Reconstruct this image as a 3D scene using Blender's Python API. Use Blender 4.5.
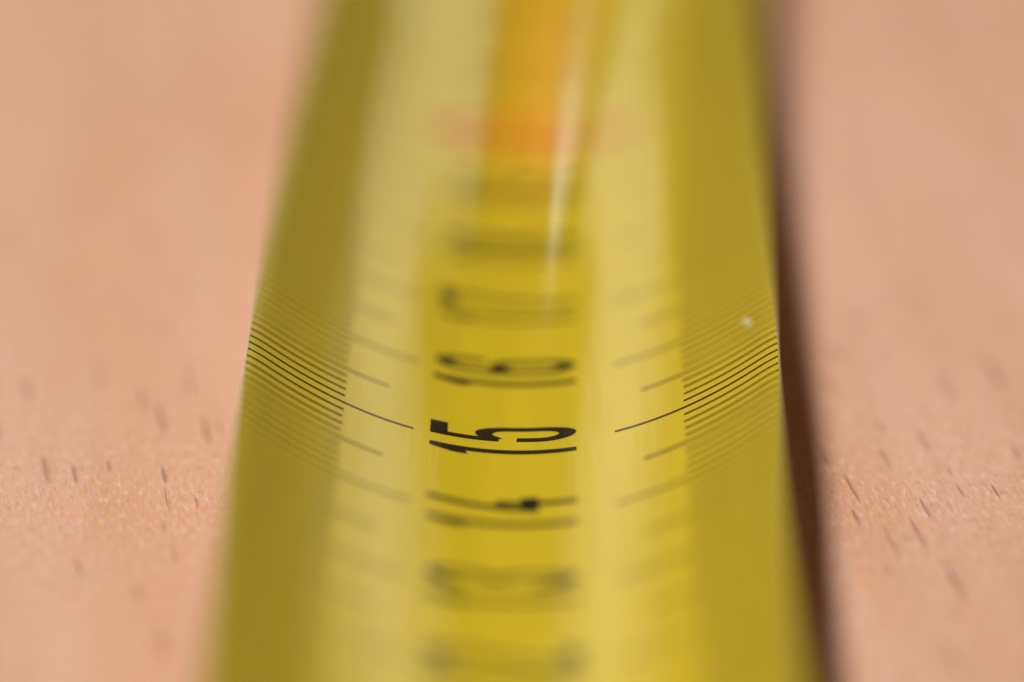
import bpy, bmesh, math, random
from mathutils import Vector, Matrix

rnd = random.Random(7)
MM = 0.001
S = bpy.context.scene
for o in list(bpy.data.objects):
    bpy.data.objects.remove(o)
COL = S.collection

# ------------------------------------------------------------------ camera
FPX, PITCH, DIST = 9400.0, math.radians(12.2), 282.0      # focal length in pixels, look-down angle, focus (mm)
cam = bpy.data.cameras.new('camera')
cam.sensor_width = 36.0
cam.lens = FPX * 36.0 / 1024.0
cam.clip_start, cam.clip_end = 0.005, 20.0
camo = bpy.data.objects.new('camera', cam)
COL.objects.link(camo)
fwd = Vector((0, math.cos(PITCH), -math.sin(PITCH)))
upv = Vector((0, math.sin(PITCH), math.cos(PITCH)))
focus_pt = Vector((0, 150.0, 1.6))
cpos = focus_pt - fwd * DIST + upv * ((443 - 341) / FPX * DIST)
camo.location = cpos * MM
camo.rotation_euler = (math.pi / 2 - PITCH, 0, 0)
cam.dof.use_dof = True
cam.dof.focus_distance = DIST * MM
cam.dof.aperture_fstop = cam.lens / 11.6                   # an 11.6 mm wide pupil, six blades
cam.dof.aperture_blades = 6
cam.dof.aperture_rotation = math.radians(30)
S.camera = camo

# ------------------------------------------------------------------ world, lamps, exposure
world = bpy.data.worlds.new('World')
S.world = world
world.use_nodes = True
bg = world.node_tree.nodes['Background']
bg.inputs['Color'].default_value = (1.0, 0.62, 0.42, 1)
bg.inputs['Strength'].default_value = 0.07


def area_lamp(name, loc, target, size, size_y, power, color, shape):
    l = bpy.data.lights.new(name, 'AREA')
    l.shape = shape
    l.size, l.size_y = size, size_y
    l.energy = power
    l.color = color
    o = bpy.data.objects.new(name, l)
    o.location = loc
    o.rotation_euler = (Vector(target) - Vector(loc)).to_track_quat('-Z', 'Y').to_euler()
    COL.objects.link(o)
    return o


key_dir = Vector((-0.335, -0.06, 0.95)).normalized()
area_lamp('desk_lamp', Vector((0, 0.16, 0)) + key_dir * 0.7, (0, 0.16, 0), 0.16, 0.16, 5.75, (1.0, 0.955, 0.89), 'DISK')
area_lamp('window_light', (0.027, 1.75, 0.40), (0.0, 0.2, 0.05), 0.44, 0.40, 0.198, (1.0, 0.96, 0.78), 'RECTANGLE')

S.view_settings.view_transform = 'Standard'
S.view_settings.look = 'None'
S.view_settings.exposure = 0.0
S.view_settings.gamma = 1.0
S.view_settings.use_curve_mapping = False
S.render.engine = 'CYCLES'
S.cycles.max_bounces = 8


# ------------------------------------------------------------------ helpers
def link(name, me, parent=None, mat=None):
    o = bpy.data.objects.new(name, me)
    COL.objects.link(o)
    if parent:
        o.parent = parent
    if mat and not me.materials:
        me.materials.append(mat)
    return o


def mesh(name, verts, faces, mat=None, smooth=False):
    me = bpy.data.meshes.new(name)
    me.from_pydata([tuple(c * MM for c in v) for v in verts], [], faces)
    me.update()
    if mat:
        me.materials.append(mat)
    if smooth:
        me.polygons.foreach_set('use_smooth', [True] * len(me.polygons))
    return me


def tag(o, label=None, cat=None, group=None, kind=None):
    for k, v in (('label', label), ('category', cat), ('group', group), ('kind', kind)):
        if v:
            o[k] = v
    return o


class Nodes:
    def __init__(s, name):
        s.m = bpy.data.materials.new(name)
        s.m.use_nodes = True
        s.t = s.m.node_tree
        s.b = s.t.nodes['Principled BSDF']

    def n(s, typ, **kw):
        nd = s.t.nodes.new(typ)
        for k, v in kw.items():
            setattr(nd, k, v)
        return nd

    def put(s, sock, v):
        if isinstance(v, bpy.types.NodeSocket):
            s.t.links.new(v, sock)
        else:
            sock.default_value = v

    def math(s, op, a, b=0.0, c=None, clamp=False):
        nd = s.n('ShaderNodeMath', operation=op, use_clamp=clamp)
        s.put(nd.inputs[0], a)
        s.put(nd.inputs[1], b)
        if c is not None:
            s.put(nd.inputs[2], c)
        return nd.outputs[0]

    def vec(s, x, y, z=0.0):
        nd = s.n('ShaderNodeCombineXYZ')
        for i, v in enumerate((x, y, z)):
            s.put(nd.inputs[i], v)
        return nd.outputs[0]

    def noise(s, vec, scale=1.0, detail=2.0, rough=0.5):
        nd = s.n('ShaderNodeTexNoise')
        s.put(nd.inputs['Vector'], vec)
        nd.inputs['Scale'].default_value = scale
        nd.inputs['Detail'].default_value = detail
        nd.inputs['Roughness'].default_value = rough
        return nd.outputs['Fac']

    def ramp(s, v, a, b, c0=0.0, c1=1.0):
        nd = s.n('ShaderNodeMapRange', interpolation_type='SMOOTHSTEP')
        s.put(nd.inputs['Value'], v)
        for k, x in (('From Min', a), ('From Max', b), ('To Min', c0), ('To Max', c1)):
            nd.inputs[k].default_value = x
        return nd.outputs['Result']

    def mix(s, f, a, b, mode='MIX'):
        nd = s.n('ShaderNodeMix', data_type='RGBA', blend_type=mode)
        s.put(nd.inputs['Factor'], f)
        for i, v in ((6, a), (7, b)):
            s.put(nd.inputs[i], v if isinstance(v, bpy.types.NodeSocket) else (*v, 1.0))
        return nd.outputs[2]

    def xyz(s):
        tc = s.n('ShaderNodeTexCoord')
        sp = s.n('ShaderNodeSeparateXYZ')
        s.t.links.new(tc.outputs['Object'], sp.inputs[0])
        return [s.math('MULTIPLY', sp.outputs[i], 1000.0) for i in range(3)]   # in millimetres

    def bump(s, h, strength, dist):
        nd = s.n('ShaderNodeBump')
        nd.inputs['Strength'].default_value = strength
        nd.inputs['Distance'].default_value = dist
        s.put(nd.inputs['Height'], h)
        return nd.outputs[0]


# ------------------------------------------------------------------ materials
def beech():
    k = Nodes('beech_wood')
    x, y, z = k.xyz()
    xw = k.math('ADD', x, k.math('MULTIPLY', y, 0.09))                     # the grain runs a little askew
    wob = k.noise(k.vec(k.math('MULTIPLY', x, 0.10), k.math('MULTIPLY', y, 0.02)), 1.0, 1.0)
    xg = k.math('ADD', k.math('ADD', x, k.math('MULTIPLY', y, 0.04)), k.math('MULTIPLY', wob, 1.2))
    # broad soft figure
    n1 = k.noise(k.vec(k.math('MULTIPLY', xg, 0.28), k.math('MULTIPLY', y, 0.018)), 1.0, 2.0)
    n2 = k.noise(k.vec(k.math('MULTIPLY', xg, 0.9), k.math('MULTIPLY', y, 0.05), 5.0), 1.0, 2.0)
    col = k.mix(k.ramp(n1, 0.32, 0.68), (0.660, 0.405, 0.300), (0.610, 0.340, 0.228))
    col = k.mix(k.math('MULTIPLY', k.ramp(n2, 0.45, 0.75), 0.40), col, (0.585, 0.300, 0.215))
    # fine fibres, pale and orange
    f1 = k.noise(k.vec(k.math('MULTIPLY', xw, 7.5), k.math('MULTIPLY', y, 1.0)), 1.0, 3.0, 0.65)
    f2 = k.noise(k.vec(k.math('MULTIPLY', xw, 4.0), k.math('MULTIPLY', y, 0.9), 9.0), 1.0, 2.0, 0.6)
    col = k.mix(k.math('MULTIPLY', k.ramp(f1, 0.50, 0.72), 0.70), col, (0.76, 0.58, 0.46))
    col = k.mix(k.math('MULTIPLY', k.ramp(f2, 0.50, 0.70), 0.60), col, (0.66, 0.320, 0.125))
    col = k.mix(k.math('MULTIPLY', k.ramp(f1, 0.46, 0.28), 0.60), col, (0.42, 0.205, 0.13))

    # rays: the short dark flecks of beech, two sizes
    def flecks(cw, cl, hw, hl, keep, seed):
        px = k.math('ADD', k.math('DIVIDE', xw, cw), seed)
        py = k.math('DIVIDE', y, cl)
        v = k.n('ShaderNodeTexVoronoi', voronoi_dimensions='2D', feature='F1')
        v.inputs['Scale'].default_value = 1.0
        k.put(v.inputs['Vector'], k.vec(px, py))
        sp = k.n('ShaderNodeSeparateXYZ')
        k.put(sp.inputs[0], v.outputs['Position'])
        sc = k.n('ShaderNodeSeparateColor')
        k.put(sc.inputs[0], v.outputs['Color'])
        dx = k.math('MULTIPLY', k.math('SUBTRACT', px, sp.outputs[0]), cw / hw)
        dy = k.math('MULTIPLY', k.math('SUBTRACT', py, sp.outputs[1]), cl / hl)
        size = k.math('ADD', k.math('MULTIPLY', sc.outputs[1], 0.7), 0.55)
        d = k.math('SQRT', k.math('ADD', k.math('MULTIPLY', dx, dx), k.math('MULTIPLY', dy, dy)))
        d = k.math('DIVIDE', d, size)
        m = k.ramp(d, 1.25, 0.45)
        on = k.math('LESS_THAN', sc.outputs[0], keep)
        return k.math('MULTIPLY', k.math('MULTIPLY', m, on), k.math('ADD', k.math('MULTIPLY', sc.outputs[2], 0.5), 0.5))
    fk = k.math('MAXIMUM', flecks(1.7, 7.0, 0.08, 2.1, 0.52, 0.3), flecks(1.2, 4.5, 0.055, 1.1, 0.38, 31.7))
    col = k.mix(k.math('MULTIPLY', fk, 0.56), col, (0.33, 0.150, 0.125))
    h = k.math('SUBTRACT', k.math('MULTIPLY', f1, 0.6), k.math('MULTIPLY', fk, 0.8))
    k.put(k.b.inputs['Base Color'], col)
    k.b.inputs['Roughness'].default_value = 0.62
    k.b.inputs['Specular IOR Level'].default_value = 0.30
    k.put(k.b.inputs['Normal'], k.bump(h, 0.8, 0.00010))
    return k.m


def lacquer(name, color, rough=0.45, coat=1.0, coat_rough=0.055, mottled=0.0):
    """printed paint under a clear gloss lacquer, drawn out along the blade"""
    k = Nodes(name)
    x, y, z = k.xyz()
    c = color
    if mottled:
        n = k.noise(k.vec(k.math('MULTIPLY', x, 9.0), k.math('MULTIPLY', y, 9.0)), 1.0, 3.0, 0.7)
        c = k.mix(k.math('MULTIPLY', k.ramp(n, 0.45, 0.75), mottled), color, (0.11, 0.075, 0.045))
        k.put(k.b.inputs['Base Color'], c)
    else:
        n = k.noise(k.vec(k.math('MULTIPLY', x, 1.1), k.math('MULTIPLY', y, 0.05)), 1.0, 3.0)
        c = k.mix(k.ramp(n, 0.3, 0.7), [v * 0.97 for v in color], [v * 1.03 for v in color])
        k.put(k.b.inputs['Base Color'], c)
    k.b.inputs['Roughness'].default_value = rough
    k.b.inputs['Specular IOR Level'].default_value = 0.0
    k.b.inputs['Coat Weight'].default_value = coat
    k.b.inputs['Coat Roughness'].default_value = coat_rough
    k.b.inputs['Coat IOR'].default_value = 1.5
    fine = k.noise(k.vec(k.math('MULTIPLY', x, 3.5), k.math('MULTIPLY', y, 0.12)), 1.0, 3.0, 0.6)
    k.put(k.b.inputs['Coat Normal'], k.bump(fine, 0.45, 0.00001))
    return k.m


def plain(name, color, rough, metal=0.0, spec=0.5, grain=0.0):
    k = Nodes(name)
    x, y, z = k.xyz()
    n = k.noise(k.vec(x, y, z), 1.3, 3.0)
    k.put(k.b.inputs['Base Color'], k.mix(n, [v * 0.9 for v in color], [min(1, v * 1.1) for v in color]))
    k.b.inputs['Roughness'].default_value = rough
    k.b.inputs['Metallic'].default_value = metal
    k.b.inputs['Specular IOR Level'].default_value = spec
    if grain:
        k.put(k.b.inputs['Normal'], k.bump(k.noise(k.vec(x, y, z), 6.0, 2.0), grain, 0.0002))
    return k.m


M_WOOD = beech()
M_YELLOW = lacquer('yellow_lacquer', (0.70, 0.532, 0.022))
M_INK = lacquer('black_ink', (0.030, 0.019, 0.011), mottled=0.45)
M_RED = lacquer('red_ink', (0.62, 0.060, 0.025))
M_EDGE = plain('cut_edge', (0.62, 0.64, 0.50), 0.35, spec=0.6)
M_STEEL = plain('plated_steel', (0.62, 0.60, 0.57), 0.28, metal=1.0)
M_CASE = plain('black_plastic', (0.012, 0.012, 0.013), 0.55, spec=0.25, grain=0.3)
M_BUTTON = plain('red_plastic', (0.70, 0.075, 0.020), 0.50, spec=0.3)
M_STREAK = plain('pale_streak', (0.88, 0.85, 0.84), 0.5, spec=0.3)  # for the added wedge that stands in for a glint
M_DUST = plain('dust', (0.75, 0.70, 0.62), 0.9, spec=0.1)


# ------------------------------------------------------------------ the table
def table():
    bm = bmesh.new()
    bmesh.ops.create_cube(bm, size=1.0)
    for v in bm.verts:
        v.co = Vector((v.co.x * 0.9, v.co.y * 1.15 + 0.22, v.co.z * 0.028 - 0.014))
    bmesh.ops.bevel(bm, geom=bm.edges[:], offset=0.003, segments=3, affect='EDGES')
    me = bpy.data.meshes.new('table_top')
    bm.to_mesh(me)
    bm.free()
    o = link('table_top', me, mat=M_WOOD)
    tag(o, kind='structure')


table()

# ------------------------------------------------------------------ the blade's surface
HALF = 8.0                       # half the blade's width, mm
THICK = 0.13
ROLL = math.tan(math.radians(0.9))
BLADE_END = 372.0


def x_mid(y):
    s = y - 150.0
    t = 6.0 * math.log1p(math.exp(max(-40, min(40, s / 6.0)))) if s < 200 else s    # soft ramp from the focus on
    q = min(t, 75.0)
    return 0.05 + 0.006 * q + 0.00013 * q * q + (t - q) * (0.006 + 0.00026 * 75.0)


def h_mid(y):
    s = 150.0 - y
    t = 6.0 * math.log1p(math.exp(max(-40, min(40, s / 6.0))))
    return 1.5 + 0.021 * t - 0.0075 * max(0.0, min(-s, 70.0))


A_FLAT = 7.4


def z_cross(u):
    a = abs(u)
    k = 0.0451
    if a <= A_FLAT:
        return k * a * a
    b = a - A_FLAT
    return k * A_FLAT ** 2 + 2 * k * A_FLAT * b - 0.16 * b * b


def x_curl(u, y):
    # towards the free end the right edge curls in a little tighter
    s = 150.0 - y
    t = 5.0 * math.log1p(math.exp(max(-40, min(40, (s - 2.0) / 5.0))))
    return -0.75 * (1 - math.exp(-t / 19.0)) * (max(u, 0.0) / HALF) ** 2 * (1.0 if y > 40 else max(0.0, y) / 40.0)


def dz_cross(u):
    a = abs(u)
    k = 0.0451
    d = 2 * k * a if a <= A_FLAT else 2 * k * A_FLAT - 0.32 * (a - A_FLAT)
    return math.copysign(d, u)


def surf(u, y, lift=0.0):
    d = dz_cross(u)
    n = 1.0 / math.sqrt(1 + d * d)
    return (x_mid(y) + u + x_curl(u, y) - lift * d * n, y, h_mid(y) + z_cross(u) - u * ROLL + lift * n)


tape = bpy.data.objects.new('tape_measure', None)
COL.objects.link(tape)
tape.empty_display_size = 0.01
tag(tape, 'yellow steel tape measure pulled out along the beech table, fifteen centimetre mark in focus', 'tape measure')


def blade():
    us = [-HALF + 2 * HALF * i / 110 for i in range(111)]
    ys = [BLADE_END * j / 248 for j in range(249)]
    verts, faces = [], []
    n = len(us)
    ring = 2 * n
    for y in ys:
        for u in us:
            verts.append(surf(u, y))
        for u in reversed(us):
            verts.append(surf(u, y, -THICK))
    for j in range(len(ys) - 1):
        for i in range(ring):
            a, b = j * ring + i, j * ring + (i + 1) % ring
            faces.append((a, b, b + ring, a + ring))
    faces.append(tuple(range(ring - 1, -1, -1)))
    faces.append(tuple((len(ys) - 1) * ring + i for i in range(ring)))
    me = mesh('blade', verts, faces, M_YELLOW, True)
    # the two cut edges stay crisp
    for p in me.polygons:
        if p.index < (len(ys) - 1) * ring and p.index % ring in (n - 1, ring - 1):
            p.use_smooth = False
    bm = bmesh.new()
    bm.from_mesh(me)
    bm.edges.ensure_lookup_table()
    for e in bm.edges:
        if len(e.link_faces) == 2 and any(not f.smooth for f in e.link_faces):
            e.smooth = False
    bmesh.ops.recalc_face_normals(bm, faces=bm.faces[:])
    bm.to_mesh(me)
    bm.free()
    me.materials.append(M_EDGE)
    for p in me.polygons:
        if not p.use_smooth and p.index < (len(ys) - 1) * ring:
            p.material_index = 1
    return link('blade', me, tape)


blade_o = blade()

LIFT = 0.009


def mark_mesh(name, y, u0, u1, w, mat, seg=10):
    verts, faces = [], []
    for i in range(seg + 1):
        u = u0 + (u1 - u0) * i / seg
        verts += [surf(u, y - w / 2, LIFT), surf(u, y + w / 2, LIFT)]
    for i in range(seg):
        a = 2 * i
        f = (a, a + 2, a + 3, a + 1) if u1 > u0 else (a, a + 1, a + 3, a + 2)
        faces.append(f)
    return verts, faces


MARK_NAMES = {10: 'centimetre_mark', 5: 'half_centimetre_mark', 1: 'millimetre_mark'}
far_v, far_f = [], []
for mm in range(2, 369):
    kind = 10 if mm % 10 == 0 else 5 if mm % 5 == 0 else 1
    inner = {10: 3.03, 5: 3.86, 1: 5.12}[kind]
    for sgn in (-1, 1):
        w = 0.235 * (1 + rnd.uniform(-0.05, 0.05))
        v, f = mark_mesh('mark', mm, sgn * 7.985, sgn * (inner + rnd.uniform(-0.02, 0.02)), w, M_INK)
        if 104 <= mm <= 232:
            link(MARK_NAMES[kind], mesh(MARK_NAMES[kind], v, f, M_INK, True), tape)
        else:
            b = len(far_v)
            far_v += v
            far_f += [tuple(b + i for i in q) for q in f]
tag(link('scale_marks', mesh('scale_marks', far_v, far_f, M_INK, True), tape), kind='stuff')


# ------------------------------------------------------------------ figures, drawn as strokes (x across the figure, y up), 4.4 mm tall
def arc(cx, cy, rx, ry, a0, a1, n=14):
    return [(cx + rx * math.cos(math.radians(a0 + (a1 - a0) * i / n)),
             cy + ry * math.sin(math.radians(a0 + (a1 - a0) * i / n))) for i in range(n + 1)]


H, W, T = 4.4, 2.05, 0.52
t2 = T / 2
GL = {
    '0': [arc(W / 2, H - W / 2, W / 2 - t2, W / 2 - t2, 0, 180) + arc(W / 2, W / 2, W / 2 - t2, W / 2 - t2, 180, 360) + [(W - t2, H - W / 2)]],
    '2': [arc(W / 2, H - 1.15, W / 2 - t2, 1.15 - t2, 170, -25) + [(t2 + 0.12, 0.62), (t2 + 0.02, t2), (W, t2)]],
    '3': [arc(W / 2, H - 1.1, W / 2 - t2, 1.1 - t2, 180, -60, 16) + [(1.0, 2.35)], [(1.0, 2.35)] + arc(W / 2, 1.3, W / 2 - t2, 1.3 - t2, 62, -180, 16)],
    '4': [[(1.30, H), (t2 + 0.25, 1.40), (W + 0.1, 1.40)], [(W - 0.66, 2.4), (W - 0.66, 0.0)]],
    '5': [[(W - 0.2, H - t2), (t2, H - t2), (t2, 2.34)], [(t2 + 0.02, 2.46)] + arc(W / 2, 2.02, W / 2 - t2, 0.78, 135, 0, 12) + arc(W / 2, 1.1, W / 2 - t2, 1.1 - t2, 0, -180, 14) + [(t2 + 0.03, 1.80)]],
    '6': [[(W - t2, H - 1.55)] + arc(W / 2, H - 1.1, W / 2 - t2, 1.1 - t2, 0, 180, 12) + arc(W / 2, 1.1, W / 2 - t2, 1.1 - t2, 180, 360, 12) + arc(W / 2, 1.75, W / 2 - t2, 0.72, 0, 165, 12)],
    '7': [[(0, H - t2), (W - t2, H - t2), (0.75, 0)]],
    '8': [arc(W / 2, H - 1.05, W / 2 - t2 - 0.08, 1.05 - t2, 0, 359, 20), arc(W / 2, 1.22, W / 2 - t2, 1.22 - t2, 0, 359, 22)],
    '9': [[(t2, 1.55)] + arc(W / 2, 1.1, W / 2 - t2, 1.1 - t2, 180, 360, 12) + arc(W / 2, H - 1.1, W / 2 - t2, 1.1 - t2, 0, 180, 12) + arc(W / 2, H - 1.75, W / 2 - t2, 0.72, 180, 345, 12)],
}
ONE = [(0.95, 0), (0.95, H), (0.58, H), (0.0, H - 0.55), (0.0, H - 1.10), (0.41, H - 0.92), (0.41, 0)]


def dense(pts, step=0.16):
    out = []
    for (x0, y0), (x1, y1) in zip(pts, pts[1:]):
        n = max(1, int(math.hypot(x1 - x0, y1 - y0) / step))
        out += [((x0 + (x1 - x0) * i / n), (y0 + (y1 - y0) * i / n)) for i in range(n)]
    return out + [pts[-1]]


def ribbon(pts, bold=1.0):
    """mitred ribbon of width T round a polyline: three points across"""
    pts = dense(pts)
    V, F = [], []
    for i, p in enumerate(pts):
        a = Vector(pts[max(0, i - 1)]) if i else None
        c = Vector(pts[i + 1]) if i + 1 < len(pts) else None
        b = Vector(p)
        d0 = (b - a).normalized() if a is not None and i else None
        d1 = (c - b).normalized() if c is not None else None
        d0, d1 = d0 or d1, d1 or d0
        n0, n1 = Vector((-d0.y, d0.x)), Vector((-d1.y, d1.x))
        m = (n0 + n1)
        m = m.normalized() if m.length > 1e-4 else n0
        k = min(2.0, 1.0 / max(0.4, m.dot(n0)))
        for s in (-1, 0, 1):
            q = b + m * (s * t2 * k * bold)
            V.append((q.x, q.y))
    for i in range(len(pts) - 1):
        for s in (0, 1):
            a = 3 * i + s
            F.append((a, a + 3, a + 4, a + 1))
    return V, F


def one_shape():
    V, F = [], []
    n = 26
    for i in range(n + 1):                                  # stem in slices
        y = H * i / n
        V += [(0.41, y), (0.68, y), (0.95, y)]
    for i in range(n):
        for s in (0, 1):
            a = 3 * i + s
            F.append((a, a + 1, a + 4, a + 3))
    b = len(V)                                              # flag, butted on to the stem
    for i in range(7):
        f = i / 6
        x = 0.41 * f
        V += [(x, H - 1.14 + 0.06 * f), (x, H - 0.95 + 0.28 * f), (x, H - 0.72 + 0.72 * f)]
    for i in range(6):
        for s in (0, 1):
            a = b + 3 * i + s
            F.append((a, a + 3, a + 4, a + 1))
    return V, F


def numeral(text, y0, mat, gap=1.2, bold=1.0):
    strokes = []
    adv = 0.0
    for ch in text:
        if ch == '1':
            strokes.append((adv, one_shape()))
            adv += 0.95 + gap
        else:
            for s in GL[ch]:
                strokes.append((adv, ribbon(s, bold)))
            adv += W + gap
    width = adv - gap
    verts, faces = [], []
    for k, (ox, (V, F)) in enumerate(strokes):
        b = len(verts)
        for (gx, gy) in V:
            # text runs away from the viewer; tops point left
            verts.append(surf(1.86 - gy, y0 + 0.12 + ox + gx - width / 2, LIFT + 0.002 * k))
        faces += [tuple(b + i for i in f) for f in F]
    me = mesh('numeral', verts, faces, mat, True)
    bm = bmesh.new()
    bm.from_mesh(me)
    for f in bm.faces:
        if f.normal.z < 0:
            f.normal_flip()
    bm.to_mesh(me)
    bm.free()
    return link('numeral', me, tape)


for cm in range(1, 37):
    if cm % 10 == 0:
        o = numeral(str(cm), cm * 10.0, M_RED, bold=1.5)
        o['label'] = 'red numeral at the whole decimetre'
        for sgn in (-1, 1):                                  # red arrowheads beside the red numeral
            V, F = [], []
            uo, ui = 4.0, 2.5
            for i in range(9):
                f = i / 8
                hw = 1.7 * f + 0.02
                u = sgn * (uo + (ui - uo) * f)
                V += [surf(u, cm * 10.0 - hw, LIFT + 0.004), surf(u, cm * 10.0 + hw, LIFT + 0.004)]
            for i in range(8):
                a = 2 * i
                F.append((a, a + 1, a + 3, a + 2) if sgn > 0 else (a, a + 2, a + 3, a + 1))
            link('arrowhead', mesh('arrowhead', V, F, M_RED, True), tape)
    else:
        numeral(str(cm), cm * 10.0, M_INK)


# ------------------------------------------------------------------ end hook and case, beyond the two ends of the frame
def hook():
    bm = bmesh.new()
    h0 = h_mid(0)
    for (x0, x1, y0, y1, z0, z1) in ((-6.0, 6.0, -1.4, -0.3, 0.02, h0 + 1.9), (-3.2, 3.2, -0.3, 14.0, h0 + 0.62, h0 + 1.3)):
        r = bmesh.ops.create_cube(bm, size=1.0)
        for v in r['verts']:
            v.co = Vector(((x0 + x1) / 2 + v.co.x * (x1 - x0), (y0 + y1) / 2 + v.co.y * (y1 - y0), (z0 + z1) / 2 + v.co.z * (z1 - z0))) * MM
    me = bpy.data.meshes.new('end_hook')
    bm.to_mesh(me)
    bm.free()
    link('end_hook', me, tape, M_STEEL)


hook()

CX = 4.0


def prism(name, outline, x0, x1, bevel, mat):
    """outline in (y, z) mm, extruded across x, edges rounded"""
    bm = bmesh.new()
    lo = [bm.verts.new((x0 * MM, y * MM, z * MM)) for y, z in outline]
    hi = [bm.verts.new((x1 * MM, y * MM, z * MM)) for y, z in outline]
    n = len(outline)
    bm.faces.new(lo)
    bm.faces.new(list(reversed(hi)))
    for i in range(n):
        bm.faces.new((lo[i], hi[i], hi[(i + 1) % n], lo[(i + 1) % n]))
    bmesh.ops.recalc_face_normals(bm, faces=bm.faces[:])
    bm.edges.ensure_lookup_table()
    rim = [e for e in bm.edges if abs(e.verts[0].co.x - e.verts[1].co.x) < 1e-7]
    bmesh.ops.bevel(bm, geom=rim, offset=bevel * MM, segments=4, affect='EDGES')
    me = bpy.data.meshes.new(name)
    bm.to_mesh(me)
    bm.free()
    me.polygons.foreach_set('use_smooth', [True] * len(me.polygons))
    return link(name, me, tape, mat)


FRONT = 370.0
case_outline = [(FRONT + 3, 0.05), (FRONT, 8), (FRONT, 52)] + \
    [(FRONT + 22 - 22 * math.cos(math.radians(a)), 52 + 22 * math.sin(math.radians(a))) for a in range(15, 91, 15)] + \
    [(FRONT + 48 + 26 * math.sin(math.radians(a)), 48 + 26 * math.cos(math.radians(a))) for a in range(0, 91, 15)] + \
    [(FRONT + 74, 6), (FRONT + 70, 0.05)]
prism('case', case_outline, CX - 10.5, CX + 5.0, 2.0, M_CASE)
# unseen plate added to widen the case's dark reflection in the blade
plate_outline = [(FRONT - 1.2, 34.6), (FRONT - 1.2, 53)] + \
    [(FRONT + 22 - 23.2 * math.cos(math.radians(a)), 52 + 23.2 * math.sin(math.radians(a))) for a in (15, 30, 45)] + \
    [(FRONT + 12, 66), (FRONT + 7, 52), (FRONT + 7, 34.6)]
prism('reflection_plate', plate_outline, CX - 16, CX + 16, 1.5, M_CASE)
prism('lock_button', [(FRONT - 14, 17.5), (FRONT - 3.4, 32.4), (FRONT - 1.0, 33.2), (FRONT + 1, 17)], CX - 7.8, CX + 4.0, 0.8, M_BUTTON)
# unseen pale wedge added so the blade mirrors a bright streak
V = [(-4.0, FRONT - 10.2, 25), (-1.4, FRONT - 10.2, 25), (-1.7, FRONT - 7.0, 30), (-3.0, FRONT - 2.0, 38), (-3.2, FRONT - 2.0, 38), (-3.8, FRONT - 7.0, 30)]
V += [(x, FRONT - 0.4, z) for x, y, z in V]
F = [(0, 1, 2, 5), (5, 2, 3, 4), (11, 8, 7, 6), (10, 9, 8, 11)] + [(i, i + 6, (i + 1) % 6 + 6, (i + 1) % 6) for i in range(6)]
link('streak_wedge', mesh('streak_wedge', V, F, M_STREAK), tape)


# ------------------------------------------------------------------ a crumb of dust on the blade
def dust():
    bm = bmesh.new()
    bmesh.ops.create_icosphere(bm, subdivisions=2, radius=0.13 * MM)
    for v in bm.verts:
        v.co *= 1 + rnd.uniform(-0.25, 0.25)
        v.co.z *= 0.6
    me = bpy.data.meshes.new('dust_speck')
    bm.to_mesh(me)
    bm.free()
    o = link('dust_speck', me, None, M_DUST)
    p = surf(7.15, 157.5, 0.04)
    o.location = Vector(p) * MM
    tag(o, 'tiny pale dust speck lying near the right edge of the yellow tape', 'dust speck')


dust()
